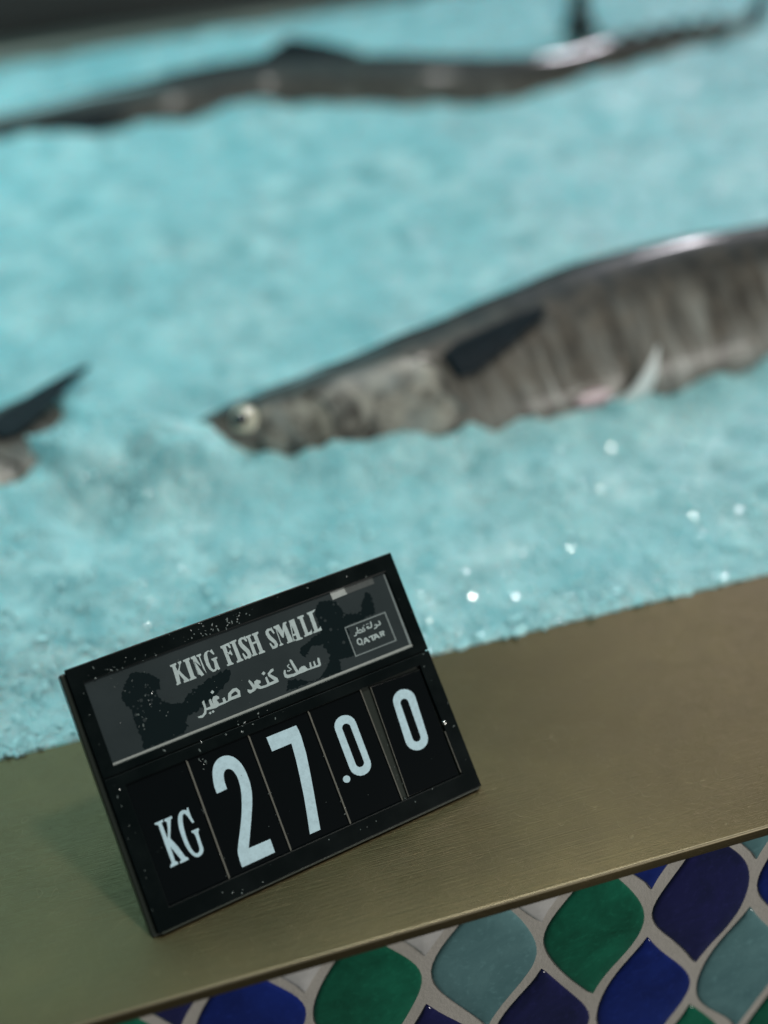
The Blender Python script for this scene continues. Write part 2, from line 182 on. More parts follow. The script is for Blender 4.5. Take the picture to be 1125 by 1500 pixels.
# ------------------------------------------------------------------ tiles
def b_grout(nt, p):
    v = coords(nt); f = noise_n(nt, v, 420, 5, .7); g = noise_n(nt, v, 30, 3)
    nt.links.new(mix(nt, g, (.40,.38,.34), (.62,.59,.55)), p.inputs['Base Color']); bump(nt, p, f, .5, .0012)
M_GROUT = mat('grout', (.45,.41,.36), .9, build=b_grout)
def glaze(name, dark, light, rough=.16):
    def b(nt, p):
        v = coords(nt); f = noise_n(nt, v, 38, 5, .62, .5); g = noise_n(nt, v, 260, 3)
        c = mix(nt, ramp(nt, f, [(.3, 0.), (.7, 1.)]), dark, light)
        c = mix(nt, ramp(nt, g, [(.55, 0.), (.8, .35)]), c, tuple(min(1, x*1.6+.01) for x in light))
        nt.links.new(c, p.inputs['Base Color']); bump(nt, p, noise_n(nt, v, 60, 3), .25, .002)
    return mat(name, light, rough, build=b, coat=.5, Coat_Roughness=.06)
GLAZES = [glaze('cobalt_glaze', (.004,.012,.13), (.009,.028,.25)),
          glaze('indigo_glaze', (.010,.012,.060), (.020,.020,.125)),
          glaze('emerald_glaze', (.003,.075,.040), (.010,.185,.105)),
          glaze('teal_glaze', (.105,.235,.255), (.165,.335,.355)),
          glaze('white_glaze', (.60,.59,.58), (.74,.73,.72))]
wall = empty('tiled_counter_front', (0.2, .0075, -.4))
tag(wall, 'counter front of leaf shaped blue green and white glazed tiles below the brass ledge', 'tiled wall')
bm = bmesh.new(); box_bm(bm, -.55, 1.15, .0058, .03, -.40, -.0064)
grout = link('grout_bed', bm_mesh(bm), [M_GROUT], wall); grout.matrix_parent_inverse = wall.matrix_basis.inverted()
# real z positions: tile tips found at the wall plane; staggered columns 50 mm wide, rows 116 mm
KNOWN = {(0,0):1,(1,0):4,(2,0):4,(3,0):4,(4,0):0,(5,0):3,(6,0):1,  # upper row
         (0,1):0,(1,1):2,(2,1):3,(3,1):2,(4,1):1,(5,1):0,(6,1):3,   # staggered row under it
         (0,2):2,(1,2):3,(2,2):1,(3,2):1,(4,2):0,(5,2):3,(6,2):2,
         (2,3):3,(3,3):0,(4,3):2,(5,3):2,(6,3):0}
bm = bmesh.new()
def tile(cx, cz, mi, rnd):
    ht = .0433; wd = .0232; n = 22
    jx = [rnd.uniform(-.0004, .0004) for _ in range(4)]
    L = []
    for side in (1, -1):
        for k in range(n):
            t = -1 + 2*k/n if side > 0 else 1 - 2*k/n
            w = wd*(.60*math.cos(PI*t/2) + .40*(.5+.5*math.cos(PI*t)))
            L.append((side*w + .0008*math.sin(6*t+jx[0]*9000) , t*ht + .0006*math.sin(5*t*side+jx[1]*9000)))
    rings = [(1.0, .0070), (1.0, .0056), (.965, .0049), (.90, .0045), (.6, .0041), (.25, .0040)]
    prev = None
    first = None
    for sc, y in rings:
        ins = (1-sc)*wd
        pts = []
        for (x, z) in L:
            pts.append((cx + x*sc, cz + z*(1-(1-sc)*.62)))
        cur = [bm.verts.new((x, y + rnd.uniform(-.00008,.00008), z)) for x, z in pts]
        if prev:
            for j in range(len(cur)):
                k = (j+1) % len(cur)
                f = bm.faces.new((prev[j], prev[k], cur[k], cur[j])); f.material_index = mi; f.smooth = True
        prev = cur
    f = bm.faces.new(prev); f.material_index = mi; f.smooth = True
rt = random.Random(11)
for col in range(-10, 22):
    for row in range(0, 6):
        stag = row % 2
        cx = .001 + .05*col + (.025 if stag else 0)
        cz = -.0405 + .058 - .058*row + .0005
        if cx < -.5 or cx > 1.1: continue
        mi = KNOWN.get((col, row), rt.choice([0,1,2,3,0,1,2,3,4]))
        tile(cx + rt.uniform(-.0006,.0006), cz + rt.uniform(-.0012,.0012), mi, rt)
# tiles that run up behind the ledge are cut along its underside
geom = bm.verts[:] + bm.edges[:] + bm.faces[:]
bmesh.ops.bisect_plane(bm, geom=geom, plane_co=(0,0,-.0066), plane_no=(0,0,1), clear_outer=True)
tl = link('tile_facing', bm_mesh(bm), GLAZES, wall); tl.matrix_parent_inverse = wall.matrix_basis.inverted()

# ------------------------------------------------------------------ fish
def lerp_tab(tab, s):
    if s <= tab[0][0]: return tab[0][1]
    for (a, va), (b, vb) in zip(tab, tab[1:]):
        if s <= b:
            t = (s-a)/(b-a); t = t*t*(3-2*t)*.5 + t*.5
            return va + (vb-va)*t
    return tab[-1][1]
HALF = [(0,.0045),(.02,.0115),(.045,.0185),(.08,.0265),(.125,.0350),(.2,.0465),(.28,.0560),(.36,.0615),(.46,.0625),(.56,.0575),(.66,.0475),(.76,.0345),(.85,.021),(.92,.011),(.965,.0080),(1,.0085)]

class FishShape:
    def __init__(s, pts, tilt, tilt_end=None, scale=1.0):
        P = [Vector(p) for p in pts]
        s.P = P; s.scale = scale; s.t0 = tilt; s.t1 = tilt if tilt_end is None else tilt_end
        # dense Catmull-Rom, then arc length
        Q = [P[0]*2-P[1]] + P + [P[-1]*2-P[-2]]
        C = []
        for i in range(1, len(Q)-2):
            for k in range(20):
                t = k/20; a, b, c, d = Q[i-1:i+3]
                C.append(.5*((2*b)+(c-a)*t+(2*a-5*b+4*c-d)*t*t+(3*b-a-3*c+d)*t**3))
        C.append(P[-1])
        for _ in range(30):
            C = [C[0]] + [(C[i-1]+C[i]*2+C[i+1])/4 for i in range(1, len(C)-1)] + [C[-1]]
        s.C = C; s.len = [0]
        for a, b in zip(C, C[1:]): s.len.append(s.len[-1] + (b-a).length)
    def centre(s, t):
        L = t*s.len[-1]
        for i in range(len(s.C)-1):
            if s.len[i+1] >= L:
                f = (L-s.len[i])/max(1e-9, s.len[i+1]-s.len[i]); return s.C[i].lerp(s.C[i+1], f)
        return s.C[-1].copy()
    def frame(s, t):
        T = (s.centre(min(1, t+.02)) - s.centre(max(0, t-.02))).normalized()
        side = Vector((0,0,1)).cross(T).normalized()      # points away from the viewer (+y)
        upv = T.cross(side).normalized()
        tl = s.t0 + (s.t1-s.t0)*t
        D = (upv*math.cos(tl) + side*math.sin(tl)).normalized()
        F = T.cross(D).normalized() * -1
        if F.dot(Vector((0,-1,.3))) < 0: F = -F
        return T, D, F
    def pt(s, t, phi, off=0.):
        T, D, F = s.frame(t)
        a = lerp_tab(HALF, t)*s.scale; b = a*(.60 if t > .1 else .60+.12*(1-t/.1))
        if t > .7: b = a*(.60 - .12*(t-.7)/.3)
        cp, sp = math.cos(phi), math.sin(phi)
        ex = .88
        cp2 = math.copysign(abs(cp)**ex, cp); sp2 = math.copysign(abs(sp)**ex, sp)
        n = (D*cp/a + F*sp/b).normalized()
        return s.centre(t) + D*a*cp2 + F*b*sp2 + n*off

def b_skin(nt, p):
    uv = N(nt, 'ShaderNodeUVMap').outputs[0]
    sx = N(nt, 'ShaderNodeSeparateXYZ'); nt.links.new(uv, sx.inputs[0])
    s_, ph = sx.outputs[0], sx.outputs[1]     # s along the body, phi/pi from the back (0) to the belly (1)
    # slanting wavy bars: stretch noise along phi
    cb = N(nt, 'ShaderNodeCombineXYZ')
    wob = noise_n(nt, coords(nt, 'Object'), 26, 3, .6)
    nt.links.new(math_n(nt, 'ADD', math_n(nt, 'ADD', math_n(nt, 'MULTIPLY', s_, 62.0), math_n(nt, 'MULTIPLY', ph, -1.5)), math_n(nt, 'MULTIPLY', wob, 1.6)), cb.inputs[0])
    nt.links.new(math_n(nt, 'MULTIPLY', ph, 1.5), cb.inputs[1])
    bars = noise_n(nt, cb.outputs[0], 1.0, 4, .6, .25)
    barm = ramp(nt, bars, [(.45, 0.), (.62, 1.)])
    barm = mix(nt, ramp(nt, s_, [(.17, .28), (.24, 1.)]), (.5,.5,.5), barm)
    brk = ramp(nt, noise_n(nt, coords(nt, 'Object'), 34, 4, .65, .8), [(.40, 0.), (.66, .35)])
    barm = mix(nt, brk, barm, (.42,.42,.42))
    flank = ramp(nt, ph, [(0., (.020,.027,.030)), (.16, (.030,.038,.042)), (.36, (.042,.046,.046)), (.47, (.245,.243,.222)), (.62, (.34,.345,.32)), (.85, (.31,.30,.285))])
    darkc = ramp(nt, ph, [(0., (.012,.016,.018)), (.3, (.034,.034,.032)), (.6, (.075,.067,.058)), (.9, (.13,.12,.11))])
    c = mix(nt, barm, darkc, flank)
    mott = noise_n(nt, coords(nt, 'Object'), 75, 5, .65, .4)
    c = mix(nt, ramp(nt, mott, [(.42, .0), (.66, .55)]), c, (.165,.140,.112), 'MIX')
    backm = ramp(nt, ph, [(.18, 1.), (.36, 0.)])
    c = mix(nt, math_n(nt, 'MULTIPLY', backm, .85), c, (.026,.033,.036))
    nt.links.new(c, p.inputs['Base Color'])
    r = math_n(nt, 'ADD', math_n(nt, 'MULTIPLY', mott, .25), .34); nt.links.new(r, p.inputs['Roughness'])
    nt.links.new(ramp(nt, ph, [(.13, 1.), (.22, .04)]), p.inputs['Coat Weight'])
    sc = N(nt, 'ShaderNodeTexVoronoi'); sc.inputs['Scale'].default_value = 520
    nt.links.new(coords(nt, 'Object'), sc.inputs['Vector'])
    b1 = bump(nt, p, sc.outputs['Distance'], .12, .0006)
    bump(nt, p, noise_n(nt, coords(nt, 'Object'), 28, 3), .35, .006, b1)
M_SKIN = mat('fish_skin', (.2,.2,.19), .35, .1, build=b_skin, coat=.5, Coat_Roughness=.10, Coat_IOR=2.4, Specular_IOR_Level=.3)
def b_gill(nt, p):
    v = coords(nt)
    uv = N(nt, 'ShaderNodeUVMap').outputs[0]
    sx = N(nt, 'ShaderNodeSeparateXYZ'); nt.links.new(uv, sx.inputs[0])
    f = noise_n(nt, v, 48, 5, .65, 1.2)
    c = mix(nt, ramp(nt, f, [(.40, 0.), (.60, 1.)]), (.050,.045,.039), (.36,.345,.30))
    g = noise_n(nt, v, 24, 4, .6, .8)
    c = mix(nt, ramp(nt, g, [(.5, 0.), (.66, .8)]), c, (.22,.265,.265))
    # thin bony rims: pale just inside the plate's rear edge, dark at the slit
    rim_ = ramp(nt, sx.outputs[0], [(.62, 0.), (.86, .5), (.93, .3), (.97, 0.)])
    rim_ = math_n(nt, 'MULTIPLY', rim_, ramp(nt, noise_n(nt, v, 60, 3), [(.35, .2), (.65, 1.)]))
    c = mix(nt, rim_, c, (.42,.40,.33))
    c = mix(nt, ramp(nt, sx.outputs[0], [(.93, 0.), (.985, .5)]), c, (.03,.028,.026))
    # darker towards the top of the head, where it meets the back
    c = mix(nt, ramp(nt, sx.outputs[1], [(.02, .9), (.22, 0.)]), c, (.035,.038,.038))
    nt.links.new(c, p.inputs['Base Color']); bump(nt, p, f, .3, .002)
M_GILL = mat('gill_skin', (.3,.28,.25), .42, .0, build=b_gill, coat=.2, Coat_Roughness=.25)
def b_fin(nt, p):
    v = noise_n(nt, coords(nt, 'Object'), 90, 3)
    uv = N(nt, 'ShaderNodeUVMap').outputs[0]
    wv = N(nt, 'ShaderNodeTexWave'); wv.bands_direction = 'Y'; wv.inputs['Scale'].default_value = 4.5; wv.inputs['Distortion'].default_value = .6
    nt.links.new(uv, wv.inputs['Vector'])
    c = mix(nt, v, (.003,.006,.009), (.009,.018,.027))
    nt.links.new(mix(nt, math_n(nt, 'MULTIPLY', wv.outputs['Fac'], .5), c, (.008,.016,.023)), p.inputs['Base Color'])
    bump(nt, p, wv.outputs['Fac'], .4, .0015)
M_FIN = mat('dark_fin', (.01,.015,.03), .55, spec=.15, build=b_fin)
M_PALEFIN = mat('pale_fin', (.80,.80,.79), .4, coat=.3)
M_PINK = mat('pink_flesh', (.36,.24,.27), .35, coat=.5)
M_IRIS = mat('eye_iris', (.58,.56,.44), .3, coat=.8, Coat_Roughness=.05)
M_PUPIL = mat('eye_pupil', (.006,.014,.025), .06, coat=1.0, Coat_Roughness=.03)

def sheet(pts_fn, nu, nv, thick_dir, th):
    """a curved solid sheet: pts_fn(u,v) -> Vector, thick_dir(u,v) -> Vector"""
    verts, faces = [], []
    for lay in (0, 1):
        for i in range(nu+1):
            for j in range(nv+1):
                u, v = i/nu, j/nv
                taper = .35 + .65*math.sin(PI*max(.0, min(1, v)))*(1-.5*u)
                verts.append(pts_fn(u, v) + thick_dir(u, v)*(th*taper*(1 if lay else -1)*.5))
    idx = lambda l, i, j: l*(nu+1)*(nv+1) + i*(nv+1) + j
    for i in range(nu):
        for j in range(nv):
            faces.append((idx(1,i,j), idx(1,i+1,j), idx(1,i+1,j+1), idx(1,i,j+1)))
            faces.append((idx(0,i,j), idx(0,i,j+1), idx(0,i+1,j+1), idx(0,i+1,j)))
    for i in range(nu):
        for j in (0, nv):
            faces.append((idx(0,i,j), idx(0,i+1,j), idx(1,i+1,j), idx(1,i,j)))
    for j in range(nv):
        for i in (0, nu):
            faces.append((idx(0,i,j), idx(1,i,j), idx(1,i,j+1), idx(0,i,j+1)))
    me = bpy.data.meshes.new('mesh'); me.from_pydata([tuple(v) for v in verts], [], faces)
    uvl = me.uv_layers.new(name='UVMap'); per = (nu+1)*(nv+1)
    for poly in me.polygons:
        poly.use_smooth = True
        for li in poly.loop_indices:
            k = me.loops[li].vertex_index % per
            uvl.data[li].uv = ((k//(nv+1))/nu, (k % (nv+1))/nv)
    me.update()
    return me

def make_fish(shape, label, group, dorsal_s=.62, pelvic=True, dorsal_h=.030, lift_fin=.004, spiny=True, fin_len=.088, fin_w=27):
    base = shape.centre(.35)
    root = empty('king_fish', (base.x, base.y, base.z - .05))
    tag(root, label, 'fish', group)
    inv = root.matrix_basis.inverted()
    sc = shape.scale
    def add(name, me, mats, parent=root):
        o = link(name, me, mats, root if parent is root else parent)
        if parent is root: o.matrix_parent_inverse = inv
        else: o.matrix_parent_inverse = (parent.matrix_parent_inverse).inverted() @ Matrix() if False else parent.matrix_world.inverted()
        return o
    # body
    ns, npn = 110, 40
    verts, faces = [], []
    for i in range(ns+1):
        t = i/ns
        for j in range(npn):
            verts.append(shape.pt(t, 2*PI*j/npn))
    for i in range(ns):
        for j in range(npn):
            k = (j+1) % npn
            faces.append((i*npn+j, (i+1)*npn+j, (i+1)*npn+k, i*npn+k))
    faces.append(tuple(range(npn))); faces.append(tuple(ns*npn+j for j in range(npn)))
    me = bpy.data.meshes.new('mesh'); me.from_pydata([tuple(v) for v in verts], [], faces)
    uvl = me.uv_layers.new(name='UVMap')
    for poly in me.polygons:
        poly.use_smooth = True
        for li in poly.loop_indices:
            vi = me.loops[li].vertex_index
            j = vi % npn; a = j/npn*2
            uvl.data[li].uv = ((vi//npn)/ns, a if a <= 1 else 2-a)
    me.update()
    bm = bmesh.new(); bm.from_mesh(me); bmesh.ops.recalc_face_normals(bm, faces=bm.faces); bm.to_mesh(me); bm.free()
    body = add('body', me, [M_SKIN])
    ph = lambda deg: math.radians(deg)
    nrm = lambda t, p_: (shape.pt(t, p_, .01) - shape.pt(t, p_, 0)).normalized()
    # gill cover: a raised plate with a curved rear edge
    def gp(u, v):
        a = ph(48 + 112*v)
        rear = .212 - .050*(2*v-1)**2 + .004*math.sin(11*v) + .003*math.sin(23*v+1)
        front = .085 + .012*(2*v-1)**2
        t = front + (rear-front)*u
        lift = .0005 + .0008*u**2*math.sin(PI*min(1, max(0, v)))**.6
        return shape.pt(t, a, lift*sc)
    g = sheet(gp, 22, 22, lambda u, v: nrm(.15, ph(48+112*v)), .0016*sc)
    add('gill_cover', g, [M_GILL])
    # cheek plate edge in front of it
    def cp(u, v):
        a = ph(58 + 95*v); rear = .118 - .022*(2*v-1)**2; t = .062 + (rear-.062)*u
        return shape.pt(t, a, (.0004 + .0018*u**2)*sc)
    add('cheek', sheet(cp, 14, 16, lambda u, v: nrm(.1, ph(58+95*v)), .0012*sc), [M_GILL])
    # eye
    et, ep = .052, ph(82)
    c = shape.pt(et, ep, 0); n = nrm(et, ep); T, D, F = shape.frame(et)
    def disc(r, h, lift, rx=1.0, dx=0.):
        bm = bmesh.new(); bmesh.ops.create_uvsphere(bm, u_segments=28, v_segments=14, radius=1)
        y = n.cross(T).normalized(); x = y.cross(n).normalized()
        for vv in bm.verts:
            q = vv.co.copy(); vv.co = c + x*(q.x*r*rx + dx) + y*q.y*r + n*(q.z*h + lift)
        return bm_mesh(bm, True)
    eye = add('eye', disc(.0094*sc, .0030*sc, .0004), [M_IRIS])
    pu = link('pupil', disc(.0054*sc, .0020*sc, .0022*sc, 1.15, -.0022), [M_PUPIL], eye)
    # jaw line: lower jaw as a slim wedge
    def jp(u, v):
        a = ph(118 + 44*v); t = .002 + .062*u
        return shape.pt(t, a, .0012*sc*(1-u*.5))
    add('jaw', sheet(jp, 14, 8, lambda u, v: nrm(.03, ph(140)), .0016*sc), [M_GILL])
    # pectoral fin, lying back along the flank
    def pf(u, v):
        t0, a0 = .210, 80
        length, wid = fin_len, fin_w*(1-u)**.75*(.6+.4*min(1,u*6)) + 4
        t = t0 + length*u + .006*(v-.5)*(1-u)
        a = ph(a0 - 17*u + (v-.55)*wid)
        return shape.pt(t, a, (.0028 + lift_fin*u)*sc)
    add('pectoral_fin', sheet(pf, 20, 12, lambda u, v: nrm(.25, ph(80)), .0016*sc), [M_FIN])
    # low spiny first dorsal, second dorsal, finlets
    def d1(u, v):
        t = .25 + .26*u
        T, D, F = shape.frame(t)
        return shape.pt(t, 0, -.002) + D*(.0045*sc*math.sin(PI*min(1,u*1.02))**.5*v)
    if spiny: add('spiny_dorsal_fin', sheet(d1, 50, 3, lambda u, v: shape.frame(.4)[2], .0016*sc), [M_FIN])
    def d2(u, v):
        t = dorsal_s + .075*u*(1-.0*v)
        T, D, F = shape.frame(t)
        return shape.pt(t, 0, -.003) + D*(dorsal_h*sc*v*(1-.86*u)) + T*(v*.045*sc*(1-.35*u))
    add('dorsal_fin', sheet(d2, 12, 10, lambda u, v: shape.frame(dorsal_s)[2], .0020*sc), [M_FIN])
    def a2(u, v):
        t = .64 + .075*u
        T, D, F = shape.frame(t)
        return shape.pt(t, PI, -.003) - D*(.030*sc*v*(1-.86*u)) + T*(v*.045*sc*(1-.35*u))
    add('anal_fin', sheet(a2, 12, 10, lambda u, v: shape.frame(.66)[2], .0020*sc), [M_PALEFIN])
    for k in range(7):
        for sgn_, nm in ((1, 'dorsal_finlet'), (-1, 'ventral_finlet')):
            t0 = .735 + .031*k
            def fl(u, v, t0=t0, sgn_=sgn_):
                t = min(1, t0 + .016*u); T, D, F = shape.frame(t)
                return shape.pt(t, 0 if sgn_ > 0 else PI, -.001) + D*sgn_*(.008*sc*v*(1-.8*u)) + T*(.010*v)
            add('finlet', sheet(fl, 4, 4, lambda u, v: shape.frame(.8)[2], .0012*sc), [M_FIN])
    # forked tail
    T, D, F = shape.frame(1.0); e = shape.centre(1.0)
    for sg in (1, -1):
        def tf(u, v, sg=sg):
            w = .022*(1-u)**1.1 + .002
            return e - T*.012 + D*sg*(.004 + .085*u**1.1)*sc + T*((.065*u**1.25) + (v-.3)*w*1.5)*sc
        add('tail_lobe', sheet(tf, 14, 6, lambda u, v: F, .0024*sc), [M_FIN])
    if pelvic:
        def pv(u, v):
            t0, a0 = .352, 136
            T, D, F = shape.frame(t0 + .03*u)
            return shape.pt(t0 + .022*u + .032*(v-.5)*(1-u), ph(a0 - 34*u), .0025 + .012*u)
        add('pelvic_fin', sheet(pv, 10, 6, lambda u, v: nrm(.36, ph(125)), .0014*sc), [M_PALEFIN])
        def pk(u, v):
            return shape.pt(.300 + .036*u, ph(128 + 15*(v-.5)*math.sin(PI*u)**.7), .0012)
        add('vent_wound', sheet(pk, 10, 6, lambda u, v: nrm(.35, ph(125)), .0012), [M_PINK])
    return root

FG = 'whole king fish laid on the crushed ice'
MAIN = FishShape([(.0606,.3720,.0400),(.1015,.3676,.0420),(.1627,.3605,.0422),(.2325,.3645,.0426),(.3083,.3748,.0436),(.3915,.3895,.0450),(.4889,.4000,.0460),(.59,.415,.048),(.69,.440,.050),(.79,.475,.053),(.855,.505,.056)], math.radians(36), scale=.92)
make_fish(MAIN, 'large nearest king fish with a pale ringed eye and barred flank, behind the price sign', FG)
LEFT = FishShape([(x+.021, y+.060, z+.005) for x, y, z in [(-.2500,.284,.022),(-.185,.296,.023),(-.123,.316,.024),(-.0550,.349,.020),(.0150,.393,.005),(.09,.440,-.018),(.18,.486,-.042),(.28,.526,-.06),(.38,.566,-.07),(.48,.606,-.08),(.54,.636,-.09)]], math.radians(58), math.radians(88), scale=.9)
make_fish(LEFT, 'king fish at the left edge sunk in ice, only gill cover and dark fin showing', FG, pelvic=False, lift_fin=.014, spiny=False, fin_w=23)
FAR = FishShape([(-.25,1.050,.072),(-.12,1.040,.074),(.00,1.030,.074),(.1457,1.0290,.072),(.2712,1.045,.074),(.4093,.998,.071),(.543,.968,.0710),(.6558,.998,.0850),(.7597,1.036,.0955),(.85,1.075,.096),(.89,1.09,.090)], math.radians(10), scale=1.0)
make_fish(FAR, 'farthest king fish with an upright fin and bright wet back, near the rear rim', FG, dorsal_s=.425, dorsal_h=.020, pelvic=False)

# ------------------------------------------------------------------ ice
def seg_d(shape, x, y, s0, s1, n=24):
    best = 9; bt = 0
    for k in range(n+1):
        t = s0 + (s1-s0)*k/n
        c = shape._c[k] if False else shape.cache[int(t*100)]
        d = (c.x-x)**2 + (c.y-y)**2
        if d < best: best = d; bt = t
    return math.sqrt(best), bt
for sh in (MAIN, LEFT, FAR):
    sh.cache = [sh.centre(k/100) for k in range(101)]
RN = (-.1751, .9846)
def sm(t): t = min(1, max(0, t)); return t*t*(3-2*t)
def ice_h(x, y, fine=True):
    e = sm((y-LEDGE_D)/.09)
    z = SLOPE*(y-LEDGE_D)
    z += e*(.014*fbm(x+3, y, .3, 5.5, 3) + .0035*fbm(x, y+5, 1.3, 20, 3))
    # ice heaped over the buried rear of the left fish
    d, t = seg_d(LEFT, x, y, .06, 1)
    if t > .11:
        c = LEFT.cache[int(t*100)]; a = lerp_tab(HALF, t)*.9
        rise = max(0, c.z + .62*a + .010 - z)
        z += rise*math.exp(-(d/(a*1.45))**2)*sm((t-.19)/.13)
    if t > .08 and y < LEFT.cache[int(t*100)].y: z += .017*math.exp(-((d-.045)/.03)**2)*sm((.34-t)/.1)
    # packed unevenly against the near flank of the big fish, and over its snout
    d, t = seg_d(MAIN, x, y, 0, .6)
    c = MAIN.cache[int(t*100)]
    if y < c.y:
        lump = .5 + .9*fbm(x, y, 5.5, 26, 3)
        z += (.0085 + .007*max(0, (t-.36)/.24))*max(-.45, lump)*1.3*math.exp(-((d-.028)/.028)**2)
    dn = math.hypot((x-.060)*.85, (y-.356)*.9); z += .029*math.exp(-(dn/.027)**2)*(1+.3*fbm(x, y, 2.2, 60, 2))
    # the far fish sits in a trough and is half buried
    d, t = seg_d(FAR, x, y, 0, 1)
    c = FAR.cache[int(t*100)]
    if y < c.y: z += (.004 + .006*max(0, min(1, (.42-t)/.12)) + .006*fbm(x, y, 3.3, 9, 2))*math.exp(-((d-.035)/.05)**2)
    qx, qy = x+.024, y-1.3601
    q = qx*RN[0] + qy*RN[1]
    if q > -.09: z = z + (.110 - z)*min(1, (q+.09)/.05) + .005*fbm(x, y, 4.4, 16, 2)
    if q > .012: z = .075
    if fine:
        g = 1/(1+max(0, y-.3)*2)
        z += .0016*fbm(x, y, 7.7, 42, 3)*(.2+.8*e)
        z += .0008*g*fbm(x, y, 2.7, 170, 2)*(.4+.6*e)
    if y < LEDGE_D + .012: z = .0006 + (z-.0006)*sm((y-LEDGE_D)/.012)*.8 + .0004*fbm(x, y, 1.1, 130, 2)
    return z
ys = [LEDGE_D + .0005, LEDGE_D + .0006]; dy = .0022
while ys[-1] < 1.46:
    ys.append(ys[-1] + dy); dy = min(.009, dy*1.012)
NXI = 380
verts = []; faces = []
for y in ys:
    xa = -.42 - .12*(y-.15); xb = .58 + .62*min(1.0, (y-.15)/1.0) + .2*max(0, y-1.15)
    for i in range(NXI+1):
        x = xa + (xb-xa)*i/NXI
        z = ice_h(x, y) if y > LEDGE_D + .00055 else -.05
        verts.append((x, y, z))
for r in range(len(ys)-1):
    for i in range(NXI):
        a = r*(NXI+1)+i
        faces.append((a, a+1, a+NXI+2, a+NXI+1))
def b_ice(nt, p):
    v = coords(nt)
    big = noise_n(nt, v, 11, 5, .62, .5); mid = noise_n(nt, v, 34, 5, .6, .5); fin = noise_n(nt, v, 330, 4, .7)
    c = mix(nt, ramp(nt, mid, [(.34, 0.), (.66, 1.)]), ICE_D, ICE_L)
    c = mix(nt, ramp(nt, big, [(.38, 0.), (.62, .75)]), c, ICE_M)
    nt.links.new(c, p.inputs['Base Color'])
    nt.links.new(math_n(nt, 'ADD', math_n(nt, 'MULTIPLY', mid, .40), .15), p.inputs['Roughness'])
    vo = N(nt, 'ShaderNodeTexVoronoi'); vo.inputs['Scale'].default_value = 170
    nt.links.new(v, vo.inputs['Vector'])
    b1 = bump(nt, p, vo.outputs['Distance'], .10, .003)
    b2 = bump(nt, p, noise_n(nt, v, 130, 3, .6), .55, .004, b1)
    b3 = bump(nt, p, noise_n(nt, v, 60, 4, .6), .28, .008, b2)
    nt.links.new(b3, p.inputs['Coat Normal'])
ICE_D = (.18,.43,.47); ICE_M = (.31,.65,.70); ICE_L = (.60,.88,.90)
M_ICE = mat('crushed_ice', ICE_M, .3, build=b_ice, IOR=1.31, coat=.12, Coat_Roughness=.08, Coat_IOR=1.4, Subsurface_Weight=.9, Subsurface_Scale=.011, Subsurface_Radius=(.3,.9,1.0))
ice = link('ice_bed', mesh_from(verts, faces, True), [M_ICE])
tag(ice, 'bed of crushed turquoise tinted ice filling the display behind the brass ledge', 'crushed ice', kind='stuff')

# loose granules
ri = random.Random(5)
bmt = bmesh.new(); bmesh.ops.create_icosphere(bmt, subdivisions=1, radius=1)
ico_v = [v.co.copy() for v in bmt.verts]; ico_f = [tuple(v.index for v in f.verts) for f in bmt.faces]; bmt.free()
bmt = bmesh.new(); bmesh.ops.create_cube(bmt, size=1.5)
for v in bmt.verts: pass
cub_v = [v.co.copy() for v in bmt.verts]; cub_f = [tuple(v.index for v in f.verts) for f in bmt.faces]; bmt.free()
gv, gf = [], []
def granule(x, y, z, r):
    if ri.random() < .35: bv, bf = ico_v, ico_f
    else: bv, bf = cub_v, cub_f
    R = Matrix.Rotation(ri.uniform(0, 6.28), 3, 'X') @ Matrix.Rotation(ri.uniform(0, 6.28), 3, 'Z')
    sx, sy, sz = (r*ri.uniform(.5, 1.25) for _ in range(3))
    b0 = len(gv)
    for q in bv:
        w = R @ Vector((q.x*sx*ri.uniform(.6,1.2), q.y*sy*ri.uniform(.6,1.2), q.z*sz*ri.uniform(.6,1.2)))
        gv.append((x+w.x, y+w.y, z+w.z))
    for f in bf: gf.append(tuple(b0+i for i in f))
for _ in range(NG):
    u = ri.random()**1.7
    y = LEDGE_D + .001 + u*.62
    xa = -.16 - .1*(y-.15); xb = .50 + .5*(y-.15)
    x = ri.uniform(xa, xb)
    r = ri.choice([0.0007,.0009,.0011,.0014,.0019,.0026])*ri.uniform(.8,1.2)
    d, t = seg_d(MAIN, x, y, 0, 1)
    if d < .045 and y > MAIN.cache[int(t*100)].y - .03 and .03 < t: continue
    granule(x, y, ice_h(x, y) + r*ri.uniform(-.55, .15), r)
for _ in range(60):   # fringe spilling against the metal edge
    x = ri.uniform(-.2, .6); r = ri.uniform(.0010, .0026)
    granule(x, LEDGE_D + ri.uniform(-.0012, .002), r*.5, r)
def b_gran(nt, p):
    f = noise_n(nt, coords(nt), 120, 2)
    nt.links.new(mix(nt, f, (.40,.78,.83), (.60,.92,.95)), p.inputs['Base Color'])
M_GRAN = mat('ice_granule', (.6,.9,.93), .12, coat=.25, Coat_Roughness=.06, build=b_gran, IOR=1.31)
gr = link('ice_granules', mesh_from(gv, gf), [M_GRAN])
tag(gr, 'loose glinting granules of crushed ice scattered over the ice bed', 'ice granules', kind='stuff')

# ------------------------------------------------------------------ rear of the display
def b_rim(nt, p):
    f = noise_n(nt, coords(nt, 'Object', (4, 60, 60)), 5, 4)
    nt.links.new(mix(nt, f, (.20,.22,.20), (.30,.31,.27)), p.inputs['Base Color'])
M_RIM = mat('dull_steel', (.25,.26,.23), .45, .9, build=b_rim)
M_BACK = mat('dark_backing', (.012,.017,.017), .6)
